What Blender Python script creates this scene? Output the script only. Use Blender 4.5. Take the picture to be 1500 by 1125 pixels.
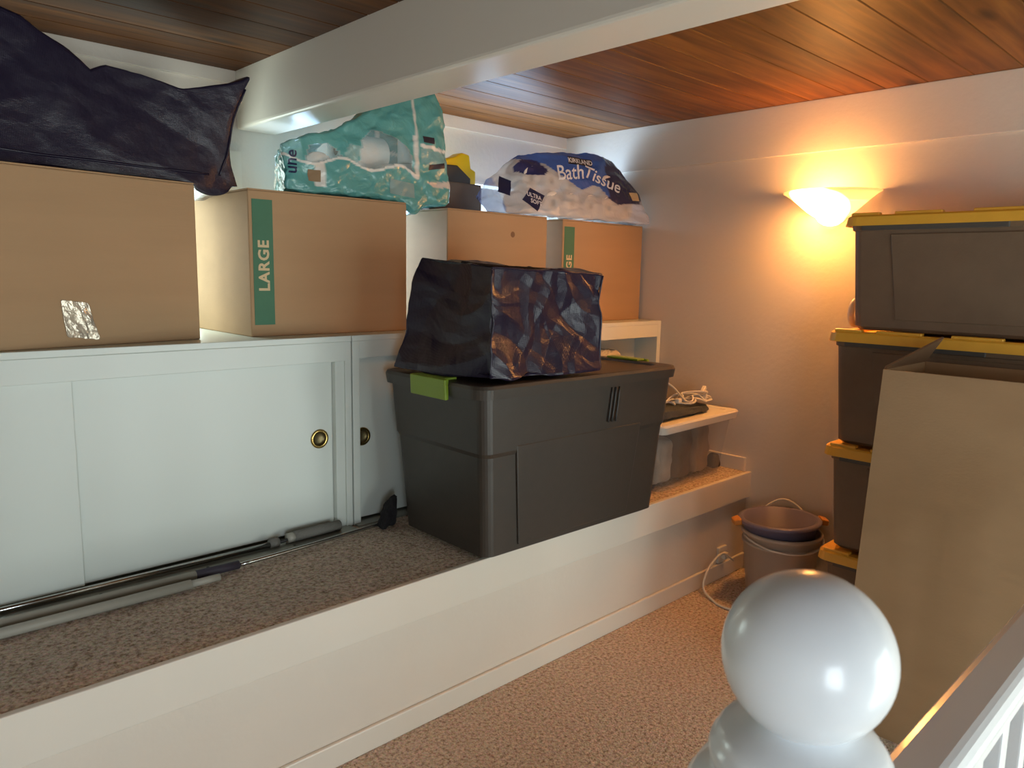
import bpy, bmesh, math, random
from mathutils import Vector, Matrix, noise
from mathutils.bvhtree import BVHTree

random.seed(7)
PI = math.pi
for o in list(bpy.data.objects):
    bpy.data.objects.remove(o, do_unlink=True)
scene = bpy.context.scene
COL = scene.collection

# ---------------------------------------------------------------- camera
CAM_POS = Vector((0.0, 0.0, 1.4))
YAW, PITCH, ROLL = 0.80680547, -0.145343595, 0.0189088596
fwd = Vector((math.cos(YAW) * math.cos(PITCH), math.sin(YAW) * math.cos(PITCH), math.sin(PITCH)))
rgt = fwd.cross(Vector((0, 0, 1))).normalized()
upv = rgt.cross(fwd)
r2 = rgt * math.cos(ROLL) + upv * math.sin(ROLL)
u2 = upv * math.cos(ROLL) - rgt * math.sin(ROLL)
cam_data = bpy.data.cameras.new('camera')
cam_data.sensor_width = 36.0
cam_data.lens = 1100.82 / 1500.0 * 36.0
cam_data.clip_start = 0.02
cam = bpy.data.objects.new('camera', cam_data)
COL.objects.link(cam)
rot = Matrix((r2, u2, -fwd)).transposed()
cam.matrix_world = Matrix.Translation(CAM_POS) @ rot.to_4x4()
scene.camera = cam
cam_data.dof.use_dof = True
cam_data.dof.focus_distance = 2.6
cam_data.dof.aperture_fstop = 11.0

# ---------------------------------------------------------------- world, lights, exposure
world = bpy.data.worlds.new('world')
scene.world = world
world.use_nodes = True
bg = world.node_tree.nodes['Background']
bg.inputs[0].default_value = (0.72, 0.86, 1.0, 1)
bg.inputs[1].default_value = 1.0
vs = scene.view_settings
vs.view_transform = 'Standard'
vs.look = 'None'
vs.gamma = 1.0
vs.use_curve_mapping = False
vs.exposure = 0.35

def area(name, loc, rot, sx, sy, power, color):
    l = bpy.data.lights.new(name, 'AREA')
    l.shape = 'RECTANGLE'; l.size = sx; l.size_y = sy
    l.energy = power; l.color = color
    o = bpy.data.objects.new(name, l); COL.objects.link(o)
    o.location = loc; o.rotation_euler = rot
    return o
# daylight standing in the window openings
area('daylight_window_back', (0.55, 3.10, 1.535), (-PI/2, 0, 0), 1.45, 0.62, 18, (0.82, 1.0, 0.90))
area('daylight_window_corner', (2.38, 3.10, 1.535), (-PI/2, 0, 0), 1.60, 0.62, 46, (0.46, 0.70, 1.0))
area('daylight_window_stair', (2.15, -1.70, 0.45), (PI/2, 0, 0), 1.70, 1.70, 58, (0.90, 1.0, 0.94))
area('daylight_window_landing', (-0.75, -1.70, 1.10), (PI/2, 0, 0), 1.00, 1.00, 38, (0.80, 0.92, 1.0))

# ---------------------------------------------------------------- helpers
def lin(h):
    h = h.lstrip('#')
    out = []
    for i in (0, 2, 4):
        c = int(h[i:i+2], 16) / 255.0
        out.append(c / 12.92 if c <= 0.04045 else ((c + 0.055) / 1.055) ** 2.4)
    return (out[0], out[1], out[2], 1.0)

MATS = {}
def mat(name, color, rough=0.5, metal=0.0, spec=0.5, var=0.0, vscale=8.0, bump=0.0, bscale=60.0, coat=0.0, stretch=(1, 1, 1)):
    if name in MATS: return MATS[name]
    m = bpy.data.materials.new(name); m.use_nodes = True
    nt = m.node_tree; N = nt.nodes; L = nt.links
    b = N['Principled BSDF']
    col = lin(color) if isinstance(color, str) else color
    b.inputs['Base Color'].default_value = col
    b.inputs['Roughness'].default_value = rough
    b.inputs['Metallic'].default_value = metal
    b.inputs['Specular IOR Level'].default_value = spec
    b.inputs['Coat Weight'].default_value = coat
    tc = N.new('ShaderNodeTexCoord'); mp = N.new('ShaderNodeMapping')
    mp.inputs['Scale'].default_value = stretch
    L.new(tc.outputs['Object'], mp.inputs[0])
    if var > 0:
        n = N.new('ShaderNodeTexNoise'); n.inputs['Scale'].default_value = vscale; n.inputs['Detail'].default_value = 5
        r = N.new('ShaderNodeValToRGB')
        r.color_ramp.elements[0].position = 0.3; r.color_ramp.elements[1].position = 0.7
        r.color_ramp.elements[0].color = tuple(c * (1 - var) for c in col[:3]) + (1,)
        r.color_ramp.elements[1].color = tuple(min(1, c * (1 + var)) for c in col[:3]) + (1,)
        L.new(mp.outputs[0], n.inputs[0]); L.new(n.outputs[0], r.inputs[0]); L.new(r.outputs[0], b.inputs['Base Color'])
    if bump > 0:
        n2 = N.new('ShaderNodeTexNoise'); n2.inputs['Scale'].default_value = bscale; n2.inputs['Detail'].default_value = 4
        bp = N.new('ShaderNodeBump'); bp.inputs['Strength'].default_value = bump; bp.inputs['Distance'].default_value = 0.01
        L.new(mp.outputs[0], n2.inputs[0]); L.new(n2.outputs[0], bp.inputs['Height']); L.new(bp.outputs[0], b.inputs['Normal'])
    MATS[name] = m
    return m

def carpet_mat():
    m = bpy.data.materials.new('carpet'); m.use_nodes = True
    nt = m.node_tree; N = nt.nodes; L = nt.links; b = N['Principled BSDF']
    b.inputs['Roughness'].default_value = 0.95; b.inputs['Specular IOR Level'].default_value = 0.1
    tc = N.new('ShaderNodeTexCoord')
    v = N.new('ShaderNodeTexVoronoi'); v.inputs['Scale'].default_value = 170; v.inputs['Randomness'].default_value = 1
    n = N.new('ShaderNodeTexNoise'); n.inputs['Scale'].default_value = 85; n.inputs['Detail'].default_value = 6; n.inputs['Roughness'].default_value = 0.75
    n3 = N.new('ShaderNodeTexNoise'); n3.inputs['Scale'].default_value = 6; n3.inputs['Detail'].default_value = 3
    for x in (v, n, n3): L.new(tc.outputs['Object'], x.inputs['Vector'])
    r = N.new('ShaderNodeValToRGB'); e = r.color_ramp.elements
    e[0].position = 0.36; e[0].color = lin('#8f7560'); e[1].position = 0.60; e[1].color = lin('#f2e0cd')
    k = e.new(0.47); k.color = lin('#d2bca8')
    L.new(n.outputs[0], r.inputs[0])
    mx = N.new('ShaderNodeMixRGB'); mx.blend_type = 'MULTIPLY'; mx.inputs[0].default_value = 0.15
    L.new(r.outputs[0], mx.inputs[1]); L.new(n3.outputs[0], mx.inputs[2])
    mx2 = N.new('ShaderNodeMixRGB'); mx2.blend_type = 'MULTIPLY'; mx2.inputs[0].default_value = 0.15
    L.new(mx.outputs[0], mx2.inputs[1]); L.new(v.outputs['Color'], mx2.inputs[2])
    L.new(mx2.outputs[0], b.inputs['Base Color'])
    ad = N.new('ShaderNodeMath'); ad.operation = 'ADD'
    L.new(n.outputs[0], ad.inputs[0]); L.new(v.outputs['Distance'], ad.inputs[1])
    bp = N.new('ShaderNodeBump'); bp.inputs['Strength'].default_value = 0.8; bp.inputs['Distance'].default_value = 0.006
    L.new(ad.outputs[0], bp.inputs['Height']); L.new(bp.outputs[0], b.inputs['Normal'])
    return m

def wood_mat():
    m = bpy.data.materials.new('varnished_cedar'); m.use_nodes = True
    nt = m.node_tree; N = nt.nodes; L = nt.links; b = N['Principled BSDF']
    b.inputs['Roughness'].default_value = 0.45; b.inputs['Specular IOR Level'].default_value = 0.18
    tc = N.new('ShaderNodeTexCoord')
    at = N.new('ShaderNodeAttribute'); at.attribute_type = 'OBJECT'; at.attribute_name = 'tone'
    off = N.new('ShaderNodeCombineXYZ')
    ml = N.new('ShaderNodeMath'); ml.operation = 'MULTIPLY'; ml.inputs[1].default_value = 37.0
    L.new(at.outputs['Fac'], ml.inputs[0]); L.new(ml.outputs[0], off.inputs[2]); L.new(ml.outputs[0], off.inputs[0])
    add = N.new('ShaderNodeVectorMath'); add.operation = 'ADD'
    L.new(tc.outputs['Object'], add.inputs[0]); L.new(off.outputs[0], add.inputs[1])
    mp = N.new('ShaderNodeMapping'); mp.inputs['Scale'].default_value = (0.7, 9, 9)
    L.new(add.outputs[0], mp.inputs[0])
    n = N.new('ShaderNodeTexNoise'); n.inputs['Scale'].default_value = 2.6; n.inputs['Detail'].default_value = 7; n.inputs['Distortion'].default_value = 0.6
    L.new(mp.outputs[0], n.inputs[0])
    mpk = N.new('ShaderNodeMapping'); mpk.inputs['Scale'].default_value = (1.9, 5.2, 0.0)
    L.new(add.outputs[0], mpk.inputs[0])
    vk = N.new('ShaderNodeTexVoronoi'); vk.inputs['Scale'].default_value = 1.15
    L.new(mpk.outputs[0], vk.inputs['Vector'])
    rk = N.new('ShaderNodeValToRGB'); ek = rk.color_ramp.elements
    ek[0].position = 0.07; ek[0].color = (0.16, 0.16, 0.16, 1); ek[1].position = 0.20; ek[1].color = (1, 1, 1, 1)
    L.new(vk.outputs['Distance'], rk.inputs[0])
    r = N.new('ShaderNodeValToRGB'); e = r.color_ramp.elements
    e[0].position = 0.25; e[0].color = lin('#5a3818'); e[1].position = 0.78; e[1].color = lin('#a06a2e')
    k = e.new(0.5); k.color = lin('#7d4f22')
    L.new(n.outputs[0], r.inputs[0])
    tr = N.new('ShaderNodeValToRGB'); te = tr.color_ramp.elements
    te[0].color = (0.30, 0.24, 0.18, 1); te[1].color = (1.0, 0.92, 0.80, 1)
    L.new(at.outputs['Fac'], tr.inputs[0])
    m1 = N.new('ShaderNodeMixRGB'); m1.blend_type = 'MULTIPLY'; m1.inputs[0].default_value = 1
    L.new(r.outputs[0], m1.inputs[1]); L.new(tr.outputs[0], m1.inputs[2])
    m2 = N.new('ShaderNodeMixRGB'); m2.blend_type = 'MULTIPLY'; m2.inputs[0].default_value = 0.75
    L.new(m1.outputs[0], m2.inputs[1]); L.new(rk.outputs[0], m2.inputs[2])
    L.new(m2.outputs[0], b.inputs['Base Color'])
    bp = N.new('ShaderNodeBump'); bp.inputs['Strength'].default_value = 0.12; bp.inputs['Distance'].default_value = 0.01
    L.new(n.outputs[0], bp.inputs['Height']); L.new(bp.outputs[0], b.inputs['Normal'])
    return m

def woven_mat(name, color, rough):
    m = bpy.data.materials.new(name); m.use_nodes = True
    nt = m.node_tree; N = nt.nodes; L = nt.links; b = N['Principled BSDF']
    b.inputs['Base Color'].default_value = lin(color)
    b.inputs['Roughness'].default_value = rough; b.inputs['Specular IOR Level'].default_value = 0.45
    tc = N.new('ShaderNodeTexCoord')
    w1 = N.new('ShaderNodeTexWave'); w1.bands_direction = 'Z'; w1.inputs['Scale'].default_value = 75
    w2 = N.new('ShaderNodeTexWave'); w2.bands_direction = 'X'; w2.inputs['Scale'].default_value = 75
    n = N.new('ShaderNodeTexNoise'); n.inputs['Scale'].default_value = 22; n.inputs['Detail'].default_value = 3
    for x in (w1, w2, n): L.new(tc.outputs['Object'], x.inputs['Vector'])
    a = N.new('ShaderNodeMath'); a.operation = 'ADD'
    L.new(w1.outputs['Fac'], a.inputs[0]); L.new(w2.outputs['Fac'], a.inputs[1])
    bp = N.new('ShaderNodeBump'); bp.inputs['Strength'].default_value = 0.18; bp.inputs['Distance'].default_value = 0.0015
    L.new(a.outputs[0], bp.inputs['Height'])
    bp2 = N.new('ShaderNodeBump'); bp2.inputs['Strength'].default_value = 0.25; bp2.inputs['Distance'].default_value = 0.012
    L.new(n.outputs[0], bp2.inputs['Height']); L.new(bp.outputs[0], bp2.inputs['Normal']); L.new(bp2.outputs[0], b.inputs['Normal'])
    return m

def film_mat():
    """printed plastic film: colour and opacity of the print come from the mesh attribute 'print'"""
    m = bpy.data.materials.new('printed_film'); m.use_nodes = True
    nt = m.node_tree; N = nt.nodes; L = nt.links; b = N['Principled BSDF']
    b.inputs['Roughness'].default_value = 0.22
    a = N.new('ShaderNodeAttribute'); a.attribute_name = 'print'
    L.new(a.outputs['Color'], b.inputs['Base Color']); L.new(a.outputs['Alpha'], b.inputs['Alpha'])
    tc = N.new('ShaderNodeTexCoord')
    n = N.new('ShaderNodeTexNoise'); n.inputs['Scale'].default_value = 16; n.inputs['Detail'].default_value = 4; n.inputs['Distortion'].default_value = 1.2
    L.new(tc.outputs['Object'], n.inputs['Vector'])
    bp = N.new('ShaderNodeBump'); bp.inputs['Strength'].default_value = 0.35; bp.inputs['Distance'].default_value = 0.02
    L.new(n.outputs[0], bp.inputs['Height']); L.new(bp.outputs[0], b.inputs['Normal'])
    return m

def clear_mat(name, color, opacity, rough=0.15):
    m = bpy.data.materials.new(name); m.use_nodes = True
    b = m.node_tree.nodes['Principled BSDF']
    b.inputs['Base Color'].default_value = lin(color); b.inputs['Roughness'].default_value = rough
    b.inputs['Alpha'].default_value = opacity
    return m

CARPET = carpet_mat(); WOOD = wood_mat(); FILM = film_mat()
NAVY = woven_mat('navy_woven_plastic', '#201b2e', 0.28)
WALL = mat('wall_paint', '#d8cdbf', 0.6, var=0.02, vscale=3, bump=0.12, bscale=45)
TRIM = mat('white_gloss_paint', '#ddd5c8', 0.28, bump=0.03, bscale=25)
CAB = mat('cabinet_paint', '#d3d9d2', 0.33, bump=0.02, bscale=20)
NEWEL = mat('newel_gloss_paint', '#dfe3e6', 0.27, bump=0.03, bscale=18, coat=0.15)
CARD = mat('cardboard', '#a98a68', 0.8, spec=0.25, var=0.06, vscale=5, bump=0.06, bscale=90, stretch=(0.2, 1, 2))
CARD_IN = mat('cardboard_inside', '#7d5f46', 0.85, spec=0.2, var=0.06)
CARD_DK = mat('cardboard_grey', '#6d5b50', 0.8, spec=0.2, var=0.05)
GREEN = mat('green_print', '#3f6f55', 0.7, var=0.04, vscale=20)
CREAM = mat('cream_print', '#c9b58f', 0.7)
TAPE = clear_mat('clear_tape', '#e6e6df', 0.35, 0.08)
TAPE_SH = mat('shiny_tape', '#b3a897', 0.16, metal=0.35, bump=0.5, bscale=25)
BLACKP = mat('charcoal_plastic', '#3c3630', 0.42, var=0.05, vscale=30, bump=0.05, bscale=220)
BINP = mat('bin_plastic_flare_lifted', '#705a46', 0.5, var=0.06, vscale=15, bump=0.06, bscale=150)  # black plastic; base colour raised and warmed to carry the sconce's flare haze
YELLOW = mat('yellow_plastic', '#ebb13c', 0.42, var=0.04, vscale=12, bump=0.04, bscale=100)
LIME = mat('lime_latch', '#7f9a2c', 0.4)
BRASS = mat('brass', '#b59a5c', 0.25, metal=1.0)
BRASS_DK = mat('brass_cup', '#6e6243', 0.35, metal=0.8)
CHROME = mat('chrome', '#b9bab6', 0.18, metal=1.0)
ALU = mat('aluminium', '#9d9c92', 0.4, metal=0.7)
POLEG = mat('grey_enamel', '#a5a296', 0.4)
FOAM = mat('grey_foam', '#75736c', 0.9, bump=0.3, bscale=150)
PURPLE = mat('dark_purple_grip', '#3a3440', 0.6)
LAV = mat('lavender_plastic', '#77718a', 0.38)
BEIGEP = mat('white_plastic_bucket', '#b3a89d', 0.4)
ORANGE = mat('orange_grip', '#d08a3a', 0.45)
WHITEP = mat('white_plastic', '#d8d3c8', 0.4)
BLACKC = mat('black_cloth', '#19161a', 0.9, bump=0.4, bscale=80)
SLATE = mat('slate_cloth', '#3f4448', 0.9, bump=0.4, bscale=120)
PAPER = mat('tissue_paper', '#dcd8d2', 0.9, bump=0.15, bscale=120)
CORE = mat('cardboard_core', '#8a7358', 0.9)
YTOOL = mat('bright_yellow_plastic', '#e0b412', 0.35)
BTOOL = mat('black_tool_plastic', '#2c2b29', 0.5)
CLEARBIN = clear_mat('clear_bin_plastic', '#cfc8bd', 0.20, 0.2)
GLASS = clear_mat('window_glass', '#e8f2f4', 0.06, 0.02)
NAVYINK = mat('navy_ink', '#1d2448', 0.4)
WHITEINK = mat('white_ink', '#dfe1e6', 0.4)
BLACKINK = mat('dark_ink', '#2a2430', 0.5)

def link(name, me, material=None, parent=None, loc=None, smooth=False):
    o = bpy.data.objects.new(name, me); COL.objects.link(o)
    if material is not None and len(me.materials) == 0: me.materials.append(material)
    if parent is not None: o.parent = parent
    if loc is not None: o.location = loc
    if smooth:
        for p in me.polygons: p.use_smooth = True
    return o

def from_bm(name, bm, material=None, parent=None, loc=None, smooth=False):
    me = bpy.data.meshes.new(name)
    bmesh.ops.recalc_face_normals(bm, faces=bm.faces[:])
    bm.to_mesh(me); bm.free()
    return link(name, me, material, parent, loc, smooth)

def tag(o, label=None, cat=None, group=None, kind=None):
    if label: o['label'] = label
    if cat: o['category'] = cat
    if group: o['group'] = group
    if kind: o['kind'] = kind
    return o

def thing(name, loc, label, cat, group=None, rotz=0.0):
    o = bpy.data.objects.new(name, None); COL.objects.link(o)
    o.empty_display_size = 0.05
    o.location = loc; o.rotation_euler = (0, 0, rotz)
    return tag(o, label, cat, group)

def struct_root(name):
    o = bpy.data.objects.new(name, None); COL.objects.link(o); o['kind'] = 'structure'; return o

def bm_box(bm, x0, x1, y0, y1, z0, z1):
    vs_ = [bm.verts.new(p) for p in ((x0,y0,z0),(x1,y0,z0),(x1,y1,z0),(x0,y1,z0),(x0,y0,z1),(x1,y0,z1),(x1,y1,z1),(x0,y1,z1))]
    for f in ((0,3,2,1),(4,5,6,7),(0,1,5,4),(1,2,6,5),(2,3,7,6),(3,0,4,7)):
        bm.faces.new([vs_[i] for i in f])
    return vs_

def box(name, x0, x1, y0, y1, z0, z1, material, parent=None, bevel=0.0, seg=2, smooth=None):
    bm = bmesh.new(); bm_box(bm, x0, x1, y0, y1, z0, z1)
    if bevel > 0:
        bmesh.ops.bevel(bm, geom=bm.edges[:], offset=bevel, segments=seg, profile=0.5, affect='EDGES')
    return from_bm(name, bm, material, parent, smooth=False)

def hexa(name, corners, material, parent=None, bevel=0.0, seg=2):
    """corners: 4 bottom ccw, 4 top ccw"""
    bm = bmesh.new(); v = [bm.verts.new(c) for c in corners]
    for f in ((0,3,2,1),(4,5,6,7),(0,1,5,4),(1,2,6,5),(2,3,7,6),(3,0,4,7)):
        bm.faces.new([v[i] for i in f])
    if bevel > 0:
        bmesh.ops.bevel(bm, geom=bm.edges[:], offset=bevel, segments=seg, profile=0.5, affect='EDGES')
    return from_bm(name, bm, material, parent)

def lathe(name, prof, material, parent=None, loc=None, seg=48, a0=0.0, a1=2*PI, smooth=True):
    bm = bmesh.new(); full = abs(a1 - a0 - 2*PI) < 1e-6
    n = seg if full else seg + 1
    rings = []
    for r, z in prof:
        if r < 1e-6:
            rings.append([bm.verts.new((0, 0, z))]); continue
        rings.append([bm.verts.new((r*math.cos(a0+(a1-a0)*i/seg), r*math.sin(a0+(a1-a0)*i/seg), z)) for i in range(n)])
    for A, B in zip(rings[:-1], rings[1:]):
        for i in range(seg):
            j = (i+1) % n if full else i+1
            if len(A) == 1 and len(B) == 1: continue
            if len(A) == 1: bm.faces.new((A[0], B[j], B[i]))
            elif len(B) == 1: bm.faces.new((A[i], A[j], B[0]))
            else: bm.faces.new((A[i], A[j], B[j], B[i]))
    return from_bm(name, bm, material, parent, loc, smooth)

def smooth_path(pts, k=6):
    pts = [Vector(p) for p in pts]
    if len(pts) < 3: return pts
    out = []
    P = [pts[0]*2-pts[1]] + pts + [pts[-1]*2-pts[-2]]
    for i in range(1, len(P)-2):
        a, b, c, d = P[i-1], P[i], P[i+1], P[i+2]
        for s in range(k):
            t = s/k
            out.append(0.5*((2*b)+(c-a)*t+(2*a-5*b+4*c-d)*t*t+(3*b-a-3*c+d)*t*t*t))
    out.append(pts[-1]); return out

def tube(name, pts, r, material, parent=None, seg=10, k=6, smooth=True):
    path = smooth_path(pts, k); bm = bmesh.new(); rings = []
    up = Vector((0, 0, 1)); prev = None
    for i, p in enumerate(path):
        t = (path[min(i+1, len(path)-1)] - path[max(i-1, 0)]).normalized()
        if prev is None:
            a = t.cross(up)
            if a.length < 1e-3: a = t.cross(Vector((1, 0, 0)))
            a.normalize()
        else:
            a = (prev - t*prev.dot(t)).normalized()
        prev = a; b = t.cross(a)
        rings.append([bm.verts.new(p + a*r*math.cos(2*PI*j/seg) + b*r*math.sin(2*PI*j/seg)) for j in range(seg)])
    for A, B in zip(rings[:-1], rings[1:]):
        for j in range(seg): bm.faces.new((A[j], A[(j+1)%seg], B[(j+1)%seg], B[j]))
    bm.faces.new(rings[0][::-1]); bm.faces.new(rings[-1])
    return from_bm(name, bm, material, parent, smooth=smooth)

def extrude_profile(name, prof, x0, x1, material, parent=None, smooth=False):
    """closed (y,z) outline run along X"""
    bm = bmesh.new()
    A = [bm.verts.new((x0, y, z)) for y, z in prof]; B = [bm.verts.new((x1, y, z)) for y, z in prof]
    n = len(prof)
    for i in range(n): bm.faces.new((A[i], A[(i+1)%n], B[(i+1)%n], B[i]))
    bm.faces.new(A[::-1]); bm.faces.new(B)
    return from_bm(name, bm, material, parent, smooth=smooth)

def tri(x):
    x = x - math.floor(x); return abs(x - 0.5) * 2.0

def crease(p, seed, freq):
    """sum of folded planes: flat facets that meet in sharp creases"""
    rnd = random.Random(seed); s = 0.0
    q = p + 0.6/freq*Vector((noise.noise(p*freq*0.9+Vector((seed, 0, 0))), noise.noise(p*freq*0.9+Vector((0, seed, 3))), noise.noise(p*freq*0.9+Vector((5, 1, seed)))))
    for k in range(3):
        d = Vector((rnd.uniform(-1, 1), rnd.uniform(-1, 1), rnd.uniform(-1, 1))).normalized()
        f = freq*rnd.uniform(0.6, 1.5)
        s += tri(q.dot(d)*f + rnd.random()) * rnd.uniform(0.5, 1.0)
    return s/3.0 - 0.5

def soft_hexa(corners, n=28, rnd=0.25, wr=0.01, freq=9.0, seed=1, deform=None, wr2=0.0, freq2=20.0, floor=None):
    """soft, creased body between 8 corners (bottom 4 ccw, top 4 ccw); returns a bmesh"""
    bm = bmesh.new(); bmesh.ops.create_cube(bm, size=2.0)
    bmesh.ops.subdivide_edges(bm, edges=bm.edges[:], cuts=n, use_grid_fill=True)
    c = [Vector(q) for q in corners]
    for v in bm.verts:
        p = v.co.copy(); q = Vector([max(-(1-rnd), min(1-rnd, t)) for t in p]); d = p-q
        if d.length > 1e-6: p = q + d.normalized()*rnd
        u, w, h = [(t+1)/2 for t in p]
        bot = c[0]*(1-u)*(1-w) + c[1]*u*(1-w) + c[2]*u*w + c[3]*(1-u)*w
        top = c[4]*(1-u)*(1-w) + c[5]*u*(1-w) + c[6]*u*w + c[7]*(1-u)*w
        co = bot*(1-h) + top*h
        if deform: co = deform(co, u, w, h)
        v.co = co
    bmesh.ops.recalc_face_normals(bm, faces=bm.faces[:]); bm.normal_update()
    zmin = min(v.co.z for v in bm.verts)
    offs = []
    for v in bm.verts:
        a = wr*crease(v.co, seed, freq)
        if wr2: a += wr2*crease(v.co, seed+50, freq2)
        offs.append(v.normal*a)
    for v, o in zip(bm.verts, offs):
        v.co += o
        lim = floor(v.co) if floor else zmin
        if v.co.z < lim: v.co.z = lim
    return bm

def text_mesh(body, size, offset=0.0, shear=0.0, align='CENTER', spacing=1.0):
    cu = bpy.data.curves.new('lettering', 'FONT'); cu.body = body; cu.size = size; cu.offset = offset
    cu.shear = shear; cu.align_x = align; cu.align_y = 'CENTER'; cu.resolution_u = 3; cu.space_character = spacing
    o = bpy.data.objects.new('lettering', cu); COL.objects.link(o)
    dg = bpy.context.evaluated_depsgraph_get()
    me = bpy.data.meshes.new_from_object(o.evaluated_get(dg))
    bpy.data.objects.remove(o, do_unlink=True); bpy.data.curves.remove(cu)
    return me

def lettering(name, body, size, origin, right, up, material, parent, offset=0.0, target=None, shear=0.0, lift=0.0015, maxlen=None, spacing=1.0, arch=0.0, cast=0.6):
    """flat letters laid on a surface; with target (a mesh object without rotation) they are wrapped onto it"""
    me = text_mesh(body, size, offset, shear, spacing=spacing)
    right = Vector(right).normalized(); up = Vector(up).normalized(); nrm = right.cross(up)
    bm = bmesh.new(); bm.from_mesh(me)
    bmesh.ops.triangulate(bm, faces=bm.faces[:])
    if maxlen:
        for _ in range(3):
            es = [e for e in bm.edges if e.calc_length() > maxlen]
            if not es: break
            bmesh.ops.subdivide_edges(bm, edges=es, cuts=1); bmesh.ops.triangulate(bm, faces=bm.faces[:])
    bvh = None
    if target is not None:
        vv = [target.matrix_basis @ v.co for v in target.data.vertices]
        bvh = BVHTree.FromPolygons(vv, [tuple(p.vertices) for p in target.data.polygons])
    for v in bm.verts:
        x, y = v.co.x, v.co.y + arch*v.co.x*v.co.x
        p = Vector(origin) + right*x + up*y
        if bvh:
            h = bvh.ray_cast(p + nrm*cast, -nrm)
            if h[0] is not None: p = h[0] + h[1]*(lift if h[1].dot(nrm) > 0 else -lift)
        else: p = p + nrm*lift
        v.co = p
    bpy.data.meshes.remove(me)
    me2 = bpy.data.meshes.new(name); bm.to_mesh(me2); bm.free()
    return link(name, me2, material, parent)

def decal(name, poly, origin, right, up, material, parent, target, lift=0.0012, cast=0.6, step=0.015):
    """flat printed patch wrapped onto a soft body"""
    bm = bmesh.new(); right = Vector(right).normalized(); up = Vector(up).normalized(); nrm = right.cross(up)
    bm.faces.new([bm.verts.new((a, b, 0)) for a, b in poly])
    bmesh.ops.triangulate(bm, faces=bm.faces[:])
    for _ in range(5):
        es = [e for e in bm.edges if e.calc_length() > step]
        if not es: break
        bmesh.ops.subdivide_edges(bm, edges=es, cuts=1); bmesh.ops.triangulate(bm, faces=bm.faces[:])
    vv = [v.co for v in target.data.vertices]
    bvh = BVHTree.FromPolygons([Vector(v) for v in vv], [tuple(p.vertices) for p in target.data.polygons])
    for v in bm.verts:
        p = Vector(origin) + right*v.co.x + up*v.co.y
        h = bvh.ray_cast(p + nrm*cast, -nrm)
        if h[0] is not None: p = h[0] + h[1]*(lift if h[1].dot(nrm) > 0 else -lift)
        v.co = p
    me = bpy.data.meshes.new(name); bm.to_mesh(me); bm.free()
    return link(name, me, material, parent, smooth=True)

def in_poly(x, y, poly):
    c = False; n = len(poly)
    for i in range(n):
        x1, y1 = poly[i]; x2, y2 = poly[(i+1) % n]
        if (y1 > y) != (y2 > y) and x < (x2-x1)*(y-y1)/(y2-y1)+x1: c = not c
    return c

def paint(o, fn):
    a = o.data.color_attributes.new('print', 'FLOAT_COLOR', 'POINT')
    for i, v in enumerate(o.data.vertices):
        a.data[i].color = fn(v.co, v.normal)

# ================================================================ SETTING
XW, YB, ZC = 3.27, 3.00, 2.165           # far wall, wall behind the cabinets, ceiling
XL, YF = -1.80, -1.60                    # walls behind the photographer
ZL = 0.482                               # raised ledge
YL = 1.757                               # its riser
bm = bmesh.new()                          # landing, cut away behind the guard rail for the stairs
bm_box(bm, XL, XW, 0.17, YL, -0.05, 0.0); bm_box(bm, XL, 0.60, -0.45, 0.17, -0.05, 0.0)
floor = from_bm('floor', bm, CARPET); floor['kind'] = 'structure'
fl2 = box('floor_stairwell', XL, XW, YF, 0.17, -1.25, -1.20, CARPET); fl2['kind'] = 'structure'
wsr = box('wall_stairwell', 0.60, XW, 0.15, 0.17, -1.20, -0.05, WALL); wsr['kind'] = 'structure'

def wall_with_opening(name, axis, pos, thick, a0, a1, z0, z1, openings, material):
    """wall slab along X (axis='x', at y=pos) or along Y, built round its openings; one mesh"""
    bm = bmesh.new()
    def slab(a, b, c, d):
        if b-a < 1e-4 or d-c < 1e-4: return
        if axis == 'x': bm_box(bm, a, b, min(pos, pos+thick), max(pos, pos+thick), c, d)
        else: bm_box(bm, min(pos, pos+thick), max(pos, pos+thick), a, b, c, d)
    cur = a0
    for (o0, o1, h0, h1) in sorted(openings):
        slab(cur, o0, z0, z1); slab(o0, o1, z0, h0); slab(o0, o1, h1, z1); cur = o1
    slab(cur, a1, z0, z1)
    o = from_bm(name, bm, material); o['kind'] = 'structure'; return o

WB1 = (-0.28, 1.29, 1.215, 1.85); WB2 = (1.575, 3.20, 1.215, 1.85)
WS = (-1.25, -0.25, 0.60, 1.60); WT = (1.30, 3.00, -0.40, 1.30)
wall_with_opening('wall_back', 'x', YB, 0.14, XL, XW, 0.0, ZC, [WB1, WB2], WALL)
wall_with_opening('wall_right', 'y', XW, 0.12, YF, YB, -1.2, ZC, [], WALL)
wall_with_opening('wall_left', 'y', XL, -0.12, YF, YB, -1.2, ZC, [], WALL)
wall_with_opening('wall_front', 'x', YF, -0.12, XL, XW, -1.2, ZC, [WS, WT], WALL)

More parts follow.
